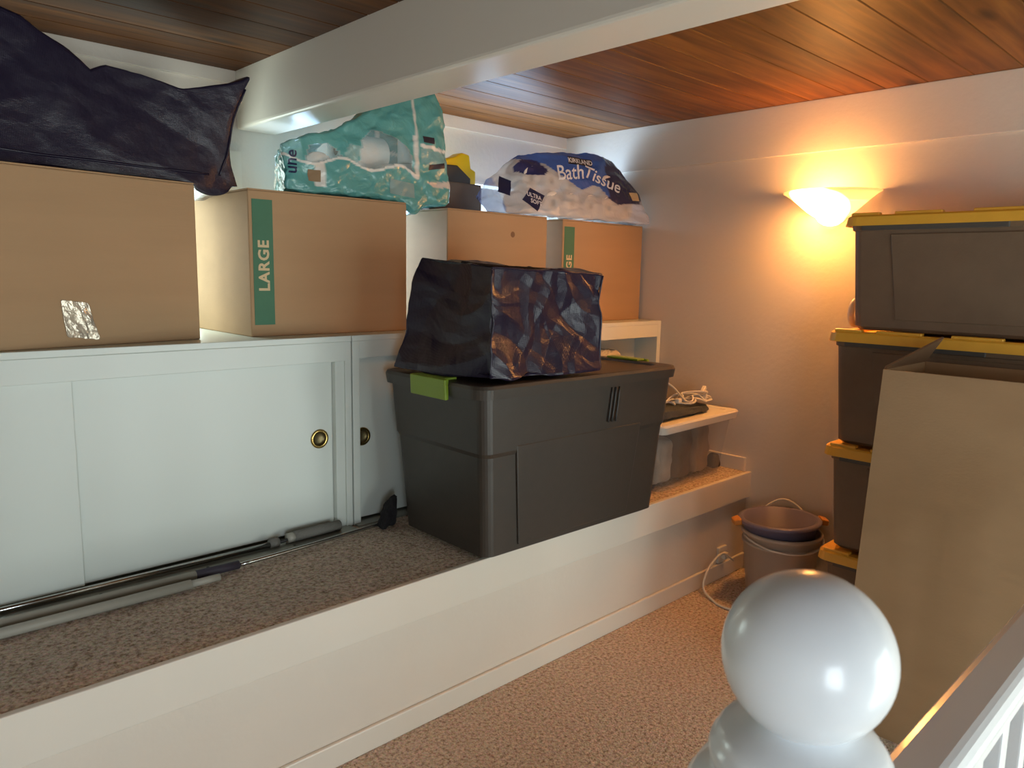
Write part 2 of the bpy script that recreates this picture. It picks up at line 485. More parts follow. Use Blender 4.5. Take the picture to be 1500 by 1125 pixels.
def window(name, axis, pos, inward, op, n):
    """casing, mullions and panes of one window; inward = +1/-1 towards the room"""
    root = struct_root(name); a0, a1, z0, z1 = op; cw = 0.055; d = 0.014
    def part(nm, p, q, c, e, t0, t1, m):
        lo, hi = sorted((pos + inward*t0, pos + inward*t1))
        if axis == 'x': return box(nm, p, q, lo, hi, c, e, m, root)
        return box(nm, lo, hi, p, q, c, e, m, root)
    part('window_frame', a0-cw, a1+cw, z1, z1+cw*0.2, 0, d, TRIM)
    part('window_frame', a0-cw, a0, z0, z1, 0, d, TRIM); part('window_frame', a1, a1+cw, z0, z1, 0, d, TRIM)
    part('window_sill', a0-cw, a1+cw, z0-0.03, z0, 0, 0.02, TRIM)
    w = (a1-a0)/n
    for i in range(n):
        if i: part('mullion', a0+i*w-0.02, a0+i*w+0.02, z0, z1, -0.075, -0.035, TRIM)
        part('pane', a0+i*w+(0.02 if i else 0), a0+(i+1)*w-(0.02 if i < n-1 else 0), z0, z1, -0.058, -0.054, GLASS)
    return root
window('window_1', 'x', YB, -1, WB1, 2)
window('window_2', 'x', YB, -1, WB2, 2)
window('window_3', 'x', YF, 1, WT, 2)
window('window_4', 'x', YF, 1, WS, 1)

# ceiling: a deck with every board of its own
ceil = box('ceiling', XL-0.12, XW+0.12, YF-0.12, YB+0.14, ZC+0.012, ZC+0.06, CARD_IN); ceil['kind'] = 'structure'
PW = 0.158
def plank_mesh(x0, x1, w):
    bm = bmesh.new(); g = 0.0035
    prof = [(-w+0.001, 0.014), (-w+0.001, g), (-w+g, 0.0), (-g, 0.0), (-0.001, g), (-0.001, 0.014)]
    A = [bm.verts.new((x0, y, z)) for y, z in prof]; B = [bm.verts.new((x1, y, z)) for y, z in prof]
    for i in range(len(prof)): bm.faces.new((A[i], A[(i+1) % len(prof)], B[(i+1) % len(prof)], B[i]))
    bm.faces.new(A[::-1]); bm.faces.new(B)
    bmesh.ops.recalc_face_normals(bm, faces=bm.faces[:])
    me = bpy.data.meshes.new('plank'); bm.to_mesh(me); bm.free(); me.materials.append(WOOD); return me
BX0, BX1, BZ = 1.335, 1.502, 1.945       # beam
pm1 = plank_mesh(XL, BX0, PW); pm2 = plank_mesh(BX1, XW, PW)
tones = [0.50, 0.28, 0.85, 0.10, 0.62, 0.35, 0.9, 0.55, 0.7, 0.45, 0.8, 0.6, 0.95, 0.5, 0.75]
ny = int((YB-YF)/PW)
for i in range(ny):
    for k, me in enumerate((pm1, pm2)):
        p = bpy.data.objects.new('plank', me); COL.objects.link(p); p.parent = ceil
        p.location = (0, YB-i*PW, ZC)
        p['tone'] = float((tones[i % 15]*0.30 if k == 0 else tones[(i*4+6) % 15]*0.5+0.5))  # same wood; boards left of the beam coloured darker for the dimmer light there
beam = box('trim_1', BX0, BX1, YF, YB, BZ, ZC+0.011, TRIM, bevel=0.012, seg=3); beam['kind'] = 'structure'
fr = box('trim_2', XW-0.012, XW, YF, YB, BZ, ZC, WALL, bevel=0.003); fr['kind'] = 'structure'
fb = box('trim_3', XL, BX0, YB-0.012, YB, 2.115, ZC, WALL, bevel=0.002); fb['kind'] = 'structure'
fc = box('trim_4', BX1, XW-0.012, YB-0.012, YB, 2.105, ZC, WALL, bevel=0.002); fc['kind'] = 'structure'

# raised ledge with its carpet, fascia, riser and baseboard
led = box('floor_ledge', XL, XW, YL+0.0, YB, ZL-0.10, ZL-0.003, CARPET); led['kind'] = 'structure'
ris = box('wall_riser', XL, XW, YL, YL+0.03, 0.0, ZL-0.10, WALL); ris['kind'] = 'structure'
fas = box('trim_5', XL, XW, YL-0.020, YL, 0.357, ZL, TRIM, bevel=0.003); fas['kind'] = 'structure'
bb = box('baseboard_riser', XL, XW, YL-0.014, YL, 0.0, 0.075, TRIM, bevel=0.004); bb['kind'] = 'structure'
bb2 = box('baseboard_right', XW-0.014, XW, YF, YL-0.014, 0.0, 0.075, TRIM, bevel=0.004); bb2['kind'] = 'structure'
bb3 = box('baseboard_ledge', XW-0.016, XW, YL+0.010, 2.298, ZL-0.003, ZL+0.064, TRIM, bevel=0.003); bb3['kind'] = 'structure'

# ================================================================ CABINETS
CT = 1.175; YC = 2.30
def finger_pull(door, x, y, z, r=0.034):
    p = lathe('finger_pull', [(r*0.72, 0.004), (r*0.9, 0.006), (r, 0.003), (r, 0.0), (r*0.78, -0.001)], BRASS, door, (x, y, z), seg=32)
    p.rotation_euler = (PI/2, 0, 0)
    c = lathe('pull_cup', [(r*0.78, 0.003), (r*0.74, -0.006), (r*0.5, -0.009), (0.0, -0.010)], BRASS_DK, p, None, seg=32)
    return p
def door_with_hole(name, x0, x1, y, t, z0, z1, cx, cz, r, material, parent):
    """sliding door panel with a round hole bored for its pull"""
    bm = bmesh.new(); n = 24
    circ = [(cx+r*math.cos(2*PI*i/n), cz+r*math.sin(2*PI*i/n)) for i in range(n)]
    sq = [(x1, z1), (x0, z1), (x0, z0), (x1, z0)]
    L2 = []
    for yy in (y, y+t):
        C = [bm.verts.new((a, yy, b)) for a, b in circ]; S = [bm.verts.new((a, yy, b)) for a, b in sq]
        es = [bm.edges.new((C[i], C[(i+1) % n])) for i in range(n)] + [bm.edges.new((S[i], S[(i+1) % 4])) for i in range(4)]
        bmesh.ops.triangle_fill(bm, edges=es, use_beauty=True, normal=(0, -1, 0))
        L2.append((C, S))
    for k in (0, 1):
        A, B = L2[0][k], L2[1][k]
        for i in range(len(A)): bm.faces.new((A[i], A[(i+1) % len(A)], B[(i+1) % len(A)], B[i]))
    return from_bm(name, bm, material, parent)

cl = thing('storage_cabinet', (0, 0, 0), 'low white built-in cabinet with two sliding doors, poles lying along its base', 'cabinet')
XC0, XC1 = -1.0, 1.4135
box('top_panel', XC0, XC1, YC-0.004, YB-0.022, 1.155, CT, CAB, cl, bevel=0.002)
box('top_rail', XC0, 1.389, YC-0.004, YC+0.016, 1.087, 1.155, CAB, cl, bevel=0.0015)
box('stile', 1.389, XC1, YC-0.001, YC+0.05, ZL, 1.155, CAB, cl, bevel=0.002)
box('stile', 1.353, 1.389, YC+0.006, YC+0.05, ZL, 1.155, CAB, cl, bevel=0.001)
box('side_panel', XC0, XC0+0.02, YC+0.02, YB-0.022, ZL, 1.155, CAB, cl)
box('back_panel', XC0, XC1, YB-0.034, YB-0.022, ZL, 1.155, CAB, cl)
d1 = box('sliding_door', -0.40, 0.538, YC+0.012, YC+0.026, ZL+0.012, 1.10, CAB, cl, bevel=0.001)
d2 = door_with_hole('sliding_door', 0.50, 1.352, YC+0.029, 0.014, ZL+0.012, 1.10, 1.300, 0.815, 0.0275, CAB, cl)
finger_pull(d2, 1.300, YC+0.0285, 0.815)
tr = box('door_track', XC0, 1.40, YC-0.075, YC+0.045, ZL-0.002, ZL+0.004, ALU, cl, bevel=0.001)
for x in (0.28, 0.56, 0.86, 1.15):
    lathe('screw', [(0, 0.002), (0.004, 0.001), (0.005, 0.0)], BTOOL, tr, (x, YC-0.060, ZL+0.0045), seg=10)

cr = thing('storage_cabinet', (0, 0, 0), 'low white built-in cabinet with an open end bay beside the far wall', 'cabinet')
XR0, XR1 = 1.4175, XW-0.003
box('top_panel', XR0, XR1, YC-0.004, YB-0.022, 1.155, CT, CAB, cr, bevel=0.002)
box('top_rail', 1.446, 3.238, YC-0.003, YC+0.020, 1.093, 1.155, CAB, cr, bevel=0.001)
box('stile', XR0, 1.446, YC-0.004, YC+0.05, ZL, 1.155, CAB, cr, bevel=0.002)
box('side_panel', 3.238, XR1, YC-0.003, YB-0.022, ZL, 1.155, CAB, cr, bevel=0.001)
box('back_panel', 1.43, 3.238, YC+0.140, YC+0.152, ZL, 1.155, CAB, cr)
d3 = door_with_hole('sliding_door', 1.425, 2.36, YC+0.029, 0.014, ZL+0.012, 1.10, 1.474, 0.80, 0.0275, CAB, cr)
finger_pull(d3, 1.474, YC+0.0285, 0.80)
d4 = box('sliding_door', 1.75, 2.70, YC+0.050, YC+0.064, ZL+0.012, 1.10, CAB, cr, bevel=0.001)
box('door_track', 1.42, 3.238, YC-0.030, YC+0.07, ZL-0.002, ZL+0.004, ALU, cr, bevel=0.001)

# ================================================================ CARTONS
def carton(loc, w, d, h, rotz, label, strip=False, flaps=True, group=None):
    """closed moving carton; local origin at the front-left bottom corner, front along +x"""
    t = thing('cardboard_box', loc, label, 'box', group, rotz)
    box('carton_body', 0, w, 0, d, 0.0, h-0.006, CARD, t, bevel=0.004)
    if flaps:
        box('flap', 0.001, w-0.001, 0.001, d/2-0.002, h-0.006, h-0.001, CARD, t, bevel=0.0015)
        box('flap', 0.001, w-0.001, d/2+0.002, d-0.001, h-0.006, h, CARD, t, bevel=0.0015)
        tp = box('packing_tape', 0.002, w-0.002, d/2-0.03, d/2+0.03, h-0.0012, h+0.0006, TAPE, t)
    if strip:
        s = box('printed_strip', 0.012, 0.083, -0.0014, 0.002, 0.040, h-0.034, GREEN, t)
        lettering('lettering', 'LARGE', 0.052, (0.050, -0.0016, h*0.485), (0, 0, 1), (-1, 0, 0), CREAM, s, offset=0.0016, lift=0.0006, spacing=1.12)
    return t
# carton 1 under the navy bag, turned a little
c1 = carton((0.315, 2.318, CT), 0.63, 0.36, 0.487, math.radians(9.3), 'plain brown carton with shiny tape scrap on its front, under the navy bag')
bm = soft_hexa([(0.0,-0.004,0),(0.088,-0.004,-0.012),(0.088,0.0,-0.012),(0,0,0),(-0.012,-0.005,0.105),(0.062,-0.005,0.095),(0.062,-0.001,0.095),(-0.012,0,0.105)], n=14, rnd=0.15, wr=0.006, freq=40, seed=3)
for v in bm.verts: v.co += Vector((0.232, 0.0, 0.028))
tp = from_bm('tape_scrap', bm, TAPE_SH, c1, smooth=False)
c2 = carton((1.102, 2.408, CT), 0.625, 0.47, 0.487, math.radians(-0.6), 'brown carton with a green LARGE strip, under the teal tissue pack', strip=True)
c3 = carton((1.935, 2.412, CT), 0.58, 0.42, 0.484, math.radians(0.2), 'plain brown carton with a small tear, carrying a small grey-brown box')
lathe('tear', [(0.0, 0.0), (0.010, 0.0), (0.013, -0.001)], CARD_IN, c3, (0.365, -0.001, 0.395), seg=12).rotation_euler = (PI/2, 0, 0)
c4 = carton((2.632, 2.425, CT), 0.618, 0.40, 0.484, math.radians(0.3), 'brown carton with a green LARGE strip, under the blue tissue pack', strip=True)

# small box behind and the yellow tool on it
sb = thing('cardboard_box', (2.075, 2.715, 1.6600), 'small grey-brown carton on top of a bigger carton, below a yellow tool', 'box')
box('carton_body', 0, 0.305, 0, 0.15, 0, 0.143, CARD_DK, sb, bevel=0.003)
box('flap', 0.001, 0.304, 0.001, 0.073, 0.143, 0.147, CARD_DK, sb, bevel=0.001)
box('flap', 0.001, 0.304, 0.077, 0.149, 0.143, 0.147, CARD_DK, sb, bevel=0.001)
tl = thing('yellow_tool', (2.095, 2.735, 1.8075), 'bright yellow and black plastic tool lying on the small grey-brown box', 'tool')
def outline_solid(name, pts, y0, y1, material, parent, bevel=0.004):
    bm = bmesh.new(); A = [bm.verts.new((x, y0, z)) for x, z in pts]; B = [bm.verts.new((x, y1, z)) for x, z in pts]
    n = len(pts)
    for i in range(n): bm.faces.new((A[i], A[(i+1) % n], B[(i+1) % n], B[i]))
    bm.faces.new(A[::-1]); bm.faces.new(B)
    bmesh.ops.recalc_face_normals(bm, faces=bm.faces[:])
    bmesh.ops.bevel(bm, geom=bm.edges[:], offset=bevel, segments=2, profile=0.5, affect='EDGES')
    return from_bm(name, bm, material, parent)
outline_solid('tool_body', [(0.06, 0.0), (0.285, 0.0), (0.285, 0.065), (0.255, 0.075), (0.245, 0.135), (0.20, 0.142), (0.165, 0.122), (0.11, 0.105), (0.06, 0.08)], 0.02, 0.09, YTOOL, tl, 0.008)
outline_solid('side_plate', [(0.06, 0.0), (0.235, 0.0), (0.235, 0.026), (0.155, 0.078), (0.085, 0.074), (0.03, 0.035)], 0.0, 0.02, BTOOL, tl, 0.004)

# ================================================================ NAVY BAGS
def bag_handle(name, pts, w, parent):
    """flat webbing strap along pts"""
    path = smooth_path(pts, 6); bm = bmesh.new(); R = []
    for p in path: R.append((bm.verts.new(p + Vector((0, 0, w/2))), bm.verts.new(p - Vector((0, 0, w/2)))))
    for a, b in zip(R[:-1], R[1:]): bm.faces.new((a[0], b[0], b[1], a[1]))
    bmesh.ops.solidify(bm, geom=bm.faces[:], thickness=0.003)
    return from_bm(name, bm, NAVY, parent, smooth=False)

# the bag on the grey tote
def bag2_def(co, u, w, h):
    # sagging top edge between the stiff corners, pinched mid-face
    s = math.sin(PI*u)*math.sin(PI*w)
    co = co.copy()
    if h > 0.5: co.z -= 0.020*s*(h-0.5)*2
    if w < 0.3: co.y += 0.028*math.sin(PI*u)*math.sin(PI*h)*(1-w/0.3)
    if u < 0.3: co.x += 0.030*math.sin(PI*w)*math.sin(PI*h)*(1-u/0.3)
    return co
b2 = thing('tote_bag', (1.75, 1.90, 1.071), 'shiny dark navy woven plastic bag standing on the charcoal tote', 'bag')
bm = soft_hexa([(1.512,1.672,1.071),(2.035,1.668,1.071),(2.05,2.12,1.071),(1.470,2.14,1.071),
                (1.520,1.682,1.425),(2.050,1.690,1.408),(2.07,2.02,1.435),(1.53,2.06,1.462)], n=80, rnd=0.05, wr=0.042, freq=3.4, seed=12, deform=bag2_def, wr2=0.014, freq2=9.0)
for v in bm.verts: v.co -= Vector((1.75, 1.90, 1.071))
ob = from_bm('bag_body', bm, NAVY, b2, smooth=False)
def seam(pts, parent, target, off):
    P = [Vector(p) - off for p in pts]
    vv = [v.co.copy() for v in target.data.vertices]
    bvh = BVHTree.FromPolygons(vv, [tuple(p.vertices) for p in target.data.polygons])
    Q = []
    for p in P:
        h = bvh.find_nearest(p); Q.append(h[0] + h[1]*0.002)
    return tube('seam', Q, 0.0035, NAVY, parent, seg=6, k=2)
OFF2 = Vector((1.75, 1.90, 1.071))
seam([(1.508, 1.668, 1.08+i*0.033) for i in range(11)], b2, ob, OFF2)
seam([(2.05, 1.675, 1.08+i*0.032) for i in range(11)], b2, ob, OFF2)
seam([(1.51+i*0.035, 1.67, 1.425-i*0.001) for i in range(16)], b2, ob, OFF2)
tube('zip', [Vector(p)-OFF2 for p in ((1.56, 1.87, 1.433), (1.7, 1.865, 1.424), (1.9, 1.86, 1.419), (2.03, 1.86, 1.416))], 0.006, BLACKC, b2, seg=6)

# the long bag on the left carton
def bag1_def(co, u, w, h):
    co = co.copy()
    if h > 0.35:
        xs = [0.0, 0.20, 0.337, 0.45, 0.505, 0.545, 0.65, 0.767, 0.908, 0.97, 1.0]
        zs = [0.125, 0.125, 0.090, 0.020, -0.022, 0.004, 0.002, -0.024, 0.012, 0.034, 0.055]
        for i in range(10):
            if xs[i] <= u <= xs[i+1]:
                t = (u-xs[i])/(xs[i+1]-xs[i]); dz = zs[i]*(1-t)+zs[i+1]*t
        co.z += dz*(h-0.35)/0.65
    if 0.955 < co.x < 1.095 and co.y < 2.8: co.z -= 0.034*(1-h)*math.sin(PI*(co.x-0.955)/0.14)**0.5
    if u > 0.8: co.x -= 0.05*math.sin(PI*h)*(u-0.8)/0.2*(1 if w < 0.5 else 0.3)
    return co
b1 = thing('tote_bag', (0.6, 2.62, 1.664), 'big dark navy woven plastic bag slumped over the carton below the ceiling beam', 'bag')
bm = soft_hexa([(0.12,2.375,1.664),(1.125,2.500,1.664),(1.10,2.90,1.664),(0.10,2.84,1.664),
                (0.18,2.47,1.975),(1.165,2.49,1.978),(1.12,2.80,1.955),(0.18,2.78,1.965)], n=70, rnd=0.05, wr=0.026, freq=2.6, seed=24, deform=bag1_def, wr2=0.004, freq2=12.0, floor=lambda p: 1.630 if 0.955 < p.x < 1.09 else 1.664)
for v in bm.verts: v.co -= Vector((0.6, 2.62, 1.664))
ob1 = from_bm('bag_body', bm, NAVY, b1, smooth=False)
OFF1 = Vector((0.6, 2.62, 1.664))
seam([(1.05+0.012*i, 2.49, 1.70+i*0.031) for i in range(10)], b1, ob1, OFF1)
seam([(0.2+i*0.09, 2.42+0.008*i, 1.70) for i in range(10)], b1, ob1, OFF1)

# ================================================================ TISSUE PACKS
def roll(parent, c, axis, r, l):
    me_prof = [(r*0.28, -l/2+0.01), (r*0.28, -l/2), (r*0.97, -l/2), (r, -l/2+0.004), (r, l/2-0.004), (r*0.97, l/2), (r*0.28, l/2), (r*0.28, l/2-0.01)]
    o = lathe('roll', me_prof, PAPER, parent, c, seg=20)
    if axis == 'x': o.rotation_euler = (0, PI/2, 0)
    if axis == 'y': o.rotation_euler = (PI/2, 0, 0)
    lathe('roll_core', [(r*0.28, -l/2+0.002), (r*0.24, -l/2+0.002), (r*0.24, l/2-0.002), (r*0.28, l/2-0.002)], CORE, o, None, seg=14)
    return o
# teal pack
TP = Vector((1.66, 2.63, 1.664))
tp_ = thing('paper_pack', TP, 'teal printed plastic pack of paper rolls wedged under the beam, on two cartons', 'paper pack')
def teal_def(co, u, w, h):
    co = co.copy()
    # low left end under the beam, high right end; belly hangs into the gap between the cartons
    xs = [0, 0.12, 0.3, 0.42, 0.6, 0.8, 0.93, 1.0]; zt = [0.172, 0.205, 0.245, 0.300, 0.385, 0.432, 0.44, 0.40]
    for i in range(7):
        if xs[i] <= u <= xs[i+1]:
            t = (u-xs[i])/(xs[i+1]-xs[i]); top = zt[i]*(1-t)+zt[i+1]*t
    co.z = TP.z + top*h
    g = math.exp(-((u-0.745)/0.055)**2)
    co.z -= 0.045*g*(1-h)**2
    if w < 0.5: co.y -= 0.02*math.sin(PI*h)*(1-2*w)*math.sin(PI*u)
    return co
def teal_floor(p): return 1.625 if 1.745 < p.x < 1.92 else 1.6645
bm = soft_hexa([(1.255,2.45,1.664),(1.975,2.43,1.664),(2.02,2.68,1.664),(1.40,2.84,1.664),
                (1.250,2.47,2.0),(1.965,2.47,2.0),(2.02,2.66,2.0),(1.40,2.82,2.0)], n=70, rnd=0.14, wr=0.022, freq=8, seed=5, deform=teal_def, wr2=0.008, freq2=24, floor=teal_floor)
for v in bm.verts: v.co -= TP
film = from_bm('plastic_film', bm, FILM, tp_, smooth=True)
TEAL = lin('#5b9a97'); TEAL2 = lin('#86bdb8'); WHT = lin('#d9d6ce'); CLR = lin('#cfe2e0')
def A_(c, a): return (c[0], c[1], c[2], a)
def teal_print(co, nrm):
    x, z = co.x, co.z                     # pack coordinates, metres from its middle bottom
    w = 0.010*noise.noise(Vector((x*9, 0, z*9)))
    wave = 0.120 + 0.016*math.sin(x*26) + w - 0.10*max(0, x-0.05)
    if x > 0.16:
        if 0.16 + w < z < 0.215 + w and x < 0.36: return A_(lin('#7fa6a4'), 1)
        if abs(z - (0.225 + w - 0.03*(x-0.16))) < 0.007: return A_(WHT, 1)
        if in_poly(x, z, [(0.20, 0.085), (0.40, 0.115), (0.38, 0.075), (0.22, 0.07)]): return A_(lin('#c3b8ae'), 1)
        if x > 0.345 and z > 0.15: return A_(TEAL2, 0.9) if z > 0.20 else A_(WHT, 0.6)
        return A_(TEAL, 1)
    if abs(z - wave) < 0.005: return A_(WHT, 1)
    if z < wave:
        if in_poly(x, z, [(-0.285, 0.03), (-0.245, 0.03), (-0.25, 0.11), (-0.29, 0.11)]): return A_(WHT, 0.9)
        return A_(TEAL, 1)
    if in_poly(x, z, [(-0.33, wave), (-0.18, wave), (-0.19, 0.16), (-0.235, 0.185), (-0.30, 0.17)]): return A_(CLR, 0.22)
    if in_poly(x, z, [(-0.12, 0.10), (0.14, 0.06), (0.115, 0.20), (0.04, 0.24), (-0.05, 0.255), (-0.10, 0.21)]): return A_(CLR, 0.22)
    if in_poly(x, z, [(-0.18, 0.13), (-0.13, 0.11), (-0.10, 0.19), (-0.15, 0.19)]): return A_(lin('#83aaa6'), 0.85)
    if abs(x-0.145) < 0.008: return A_(WHT, 0.9)
    if x < -0.33: return A_(TEAL2, 0.75)
    return A_(TEAL, 1)
paint(film, teal_print)
for c, ax in (((-0.26, -0.06, 0.085), 'y'), ((-0.10, -0.04, 0.08), 'y'), ((0.06, -0.04, 0.08), 'y'), ((-0.03, -0.05, 0.185), 'x'), ((0.24, 0.0, 0.09), 'z'), ((0.27, 0.0, 0.26), 'z')):
    roll(tp_, c, ax, 0.068, 0.20 if ax != 'z' else 0.16)
for poly, m in (([(-0.315,0.045),(-0.268,0.045),(-0.268,0.085),(-0.315,0.085)], CORE), ([(0.205,0.135),(0.285,0.150),(0.285,0.170),(0.205,0.155)], BLACKINK),
                ([(0.315,0.20),(0.335,0.20),(0.335,0.265),(0.315,0.265)], BLACKINK), ([(0.18,0.238),(0.235,0.238),(0.235,0.262),(0.18,0.262)], BLACKINK), ([(0.02,0.03),(0.13,0.02),(0.13,0.075),(0.02,0.085)], mat('pale_teal_print', '#7d9896', 0.4))):
    decal('printed_mark', poly, (0, -0.25, 0), (1, 0, 0), (0, 0, 1), m, tp_, film)

lettering('lettering', 'une', 0.055, (-0.372, -0.25, 0.105), (0.05, 0, 1), (-1, 0, 0.05), NAVYINK, tp_, target=film, maxlen=0.012, offset=0.001)

# blue pack of bath tissue
BP = Vector((2.72, 2.57, 1.660))
bp_ = thing('paper_pack', BP, 'blue and white plastic pack of bath tissue lying on the cartons by the far wall', 'paper pack')
def bath_def(co, u, w, h):
    co = co.copy()
    xs = [0, 0.076, 0.17, 0.24, 0.53, 0.72, 0.84, 1.0]; zt = [0.075, 0.160, 0.225, 0.290, 0.335, 0.345, 0.320, 0.205]
    for i in range(7):
        if xs[i] <= u <= xs[i+1]:
            t = (u-xs[i])/(xs[i+1]-xs[i]); top = zt[i]*(1-t)+zt[i+1]*t
    co.z = BP.z + top*h
    co.y += 0.10*(h**1.5)*(1-w)
    return co
bm = soft_hexa([(2.205,2.485,1.66),(3.245,2.360,1.66),(3.245,2.66,1.66),(2.44,2.655,1.66),
                (2.215,2.50,1.95),(3.245,2.39,1.95),(3.245,2.64,1.95),(2.44,2.645,1.95)], n=80, rnd=0.11, wr=0.026, freq=6.5, seed=17, deform=bath_def, wr2=0.010, freq2=20)
for v in bm.verts: v.co -= BP
bfilm = from_bm('plastic_film', bm, FILM, bp_, smooth=True)
BLUE = lin('#3f5fa8'); DBLUE = lin('#2a2f5c'); PLUM = lin('#34304f')
BLUEP = [(-0.60,0.262),(-0.30,0.262),(-0.115,0.255),(-0.015,0.19),(0.085,0.144),(0.151,0.171),(0.20,0.166),(0.246,0.114),(0.295,0.096),(0.469,0.105),(0.56,0.16),(0.56,0.45),(-0.60,0.45)]
DARKP = [(-0.30,0.221),(-0.243,0.262),(-0.145,0.266),(-0.10,0.218),(-0.137,0.196),(-0.237,0.187),(-0.292,0.199)]
def bath_print(co, nrm):
    x, z = co.x, co.z
    w = 0.012*noise.noise(Vector((x*8, 3, z*8)))
    z += w
    if in_poly(x, z, DARKP): return A_(DBLUE, 1)
    if in_poly(x, z, BLUEP):
        if x > 0.25 + 0.25*(z-0.15): return A_(PLUM, 1)
        return A_(BLUE, 0.97)
    if x < -0.40: return A_(lin('#7f93d0'), 0.55)
    return A_(lin('#d5d3d2'), 0.55)
paint(bfilm, bath_print)
for i in range(1, 7):
    for k in range(2):
        x = -0.34 + i*0.118
        if k and (i < 1 or i > 5): continue
        y0 = -0.02 - 0.09*(i/6.0)
        roll(bp_, (x + (0.03 if k else 0), y0 + 0.04*k + 0.03, 0.072 + 0.118*k*0.92), 'y', 0.055, 0.15)
def front_letters(name, body, size, x, z, rotdeg, m, off=0.0, shear=0.0, arch=0.0, spacing=1.0):
    a = math.radians(rotdeg); yaw = math.radians(-7)
    rv = Vector((math.cos(a)*math.cos(yaw), math.sin(yaw)*math.cos(a), math.sin(a)))
    n_ = Vector((math.sin(yaw), -math.cos(yaw), 0)).normalized()
    uv_ = n_.cross(rv)
    return lettering(name, body, size, (x, -0.25, z), rv, uv_, m, bp_, offset=off, target=bfilm, shear=shear, maxlen=0.012, arch=arch, spacing=spacing, lift=0.002)
decal('name_plate', [(0.012,0.268),(0.165,0.268),(0.170,0.302),(0.018,0.306)], (0, -0.25, 0), (1, -0.12, 0), (0, 0, 1), mat('dark_plate_print', '#2a2326', 0.4), bp_, bfilm)
front_letters('lettering', 'KIRKLAND', 0.032, 0.092, 0.285, -1, WHITEINK, off=0.0006)
front_letters('lettering', 'Bath', 0.098, 0.0, 0.222, 7, WHITEINK, off=0.001, shear=0.3)
front_letters('lettering', 'Tissue', 0.092, 0.205, 0.208, -17, WHITEINK, off=0.001, shear=0.3)
decal('square_label', [(-0.318,0.072),(-0.247,0.023),(-0.177,0.100),(-0.260,0.130)], (0, -0.25, 0), (1, -0.12, 0), (0, 0, 1), NAVYINK, bp_, bfilm)
front_letters('lettering', 'ULTRA', 0.028, -0.248, 0.092, -12, WHITEINK, off=0.0004)
front_letters('lettering', 'SOFT', 0.028, -0.243, 0.064, -12, WHITEINK, off=0.0004)
decal('side_label', [(-0.43,0.10),(-0.375,0.085),(-0.345,0.155),(-0.39,0.175)], (0, -0.25, 0), (1, -0.12, 0), (0, 0, 1), NAVYINK, bp_, bfilm)
decal('bar_label', [(0.398,0.118),(0.465,0.122),(0.472,0.165),(0.395,0.160)], (0, -0.25, 0), (1, -0.12, 0), (0, 0, 1), CREAM, bp_, bfilm)

# ================================================================ CHARCOAL TOTE
tt = thing('storage_tote', (1.98, 1.93, ZL), 'large charcoal lidded plastic tote with lime green latches, on the carpeted ledge', 'storage tote')
def rring(cx, cy, hx, hy, r, n=6, z=0.0, skew=0.0):
    pts = []
    for (sx, sy, a0) in ((1, 1, 0), (-1, 1, PI/2), (-1, -1, PI), (1, -1, 1.5*PI)):
        for i in range(n+1):
            a = a0 + (PI/2)*i/n
            pts.append(Vector((cx+sx*(hx-r)+r*math.cos(a), cy+sy*(hy-r)+r*math.sin(a), z)))
    return pts
def ring_body(name, rings, material, parent, cap0=True, cap1=True, smooth=False):
    bm = bmesh.new(); R = [[bm.verts.new(p) for p in r] for r in rings]; n = len(R[0])
    for A, B in zip(R[:-1], R[1:]):
        for i in range(n): bm.faces.new((A[i], A[(i+1) % n], B[(i+1) % n], B[i]))
    if cap0: bm.faces.new(R[0][::-1])
    if cap1: bm.faces.new(R[-1])
    return from_bm(name, bm, material, parent, smooth=smooth)
tt.rotation_euler = (0, 0, math.radians(-1.2))
def tote_ring(z, ins=0.0):
    t = z/0.56
    hx = 0.437 + 0.040*t - ins; hy = 0.225 + 0.030*t - ins
    return rring(0.0, 0.0, hx, hy, 0.035, 6, z)
ring_body('tote_body', [tote_ring(0.0, 0.02), tote_ring(0.012, 0.0), tote_ring(0.30, 0.0), tote_ring(0.345, -0.001), tote_ring(0.36, -0.007), tote_ring(0.535, -0.007)], BLACKP, tt)
# wide pressed panel on the long side and ribs
for s in (-1,):
    hexa('side_panel', [(-0.30,-0.234,0.03),(0.26,-0.234,0.03),(0.26,-0.22,0.03),(-0.30,-0.22,0.03),(-0.335,-0.2545,0.375),(0.30,-0.2545,0.375),(0.30,-0.24,0.375),(-0.335,-0.24,0.375)], BLACKP, tt, bevel=0.004)
    for x in (0.115, 0.135, 0.155):
        tube('rib', [(x, -0.2655, 0.525), (x-0.006, -0.2640, 0.46), (x-0.012, -0.2610, 0.40)], 0.0035, BTOOL, tt, seg=6, k=3)
def lid_ring(z, g, r=0.05): return rring(0.0, 0.0, 0.503+g, 0.272+g, r, 7, z)
ring_body('lid', [lid_ring(0.535, -0.012), lid_ring(0.536, 0.0), lid_ring(0.568, 0.004), lid_ring(0.578, 0.0), lid_ring(0.580, -0.008), lid_ring(0.580, -0.05), lid_ring(0.572, -0.058), lid_ring(0.572, -0.10), lid_ring(0.572, -0.2)], BLACKP, tt)
for s in (-1, 1):
    lt = hexa('latch', [(s*0.503, -0.115, 0.520), (s*0.518, -0.115, 0.520), (s*0.518, 0.075, 0.520), (s*0.503, 0.075, 0.520),
                        (s*0.503, -0.115, 0.588), (s*0.521, -0.115, 0.586), (s*0.521, 0.075, 0.586), (s*0.503, 0.075, 0.588)], LIME, tt, bevel=0.004)
    box('latch_tongue', min(s*0.46, s*0.51), max(s*0.46, s*0.51), -0.10, 0.06, 0.5815, 0.589, LIME, lt, bevel=0.002)

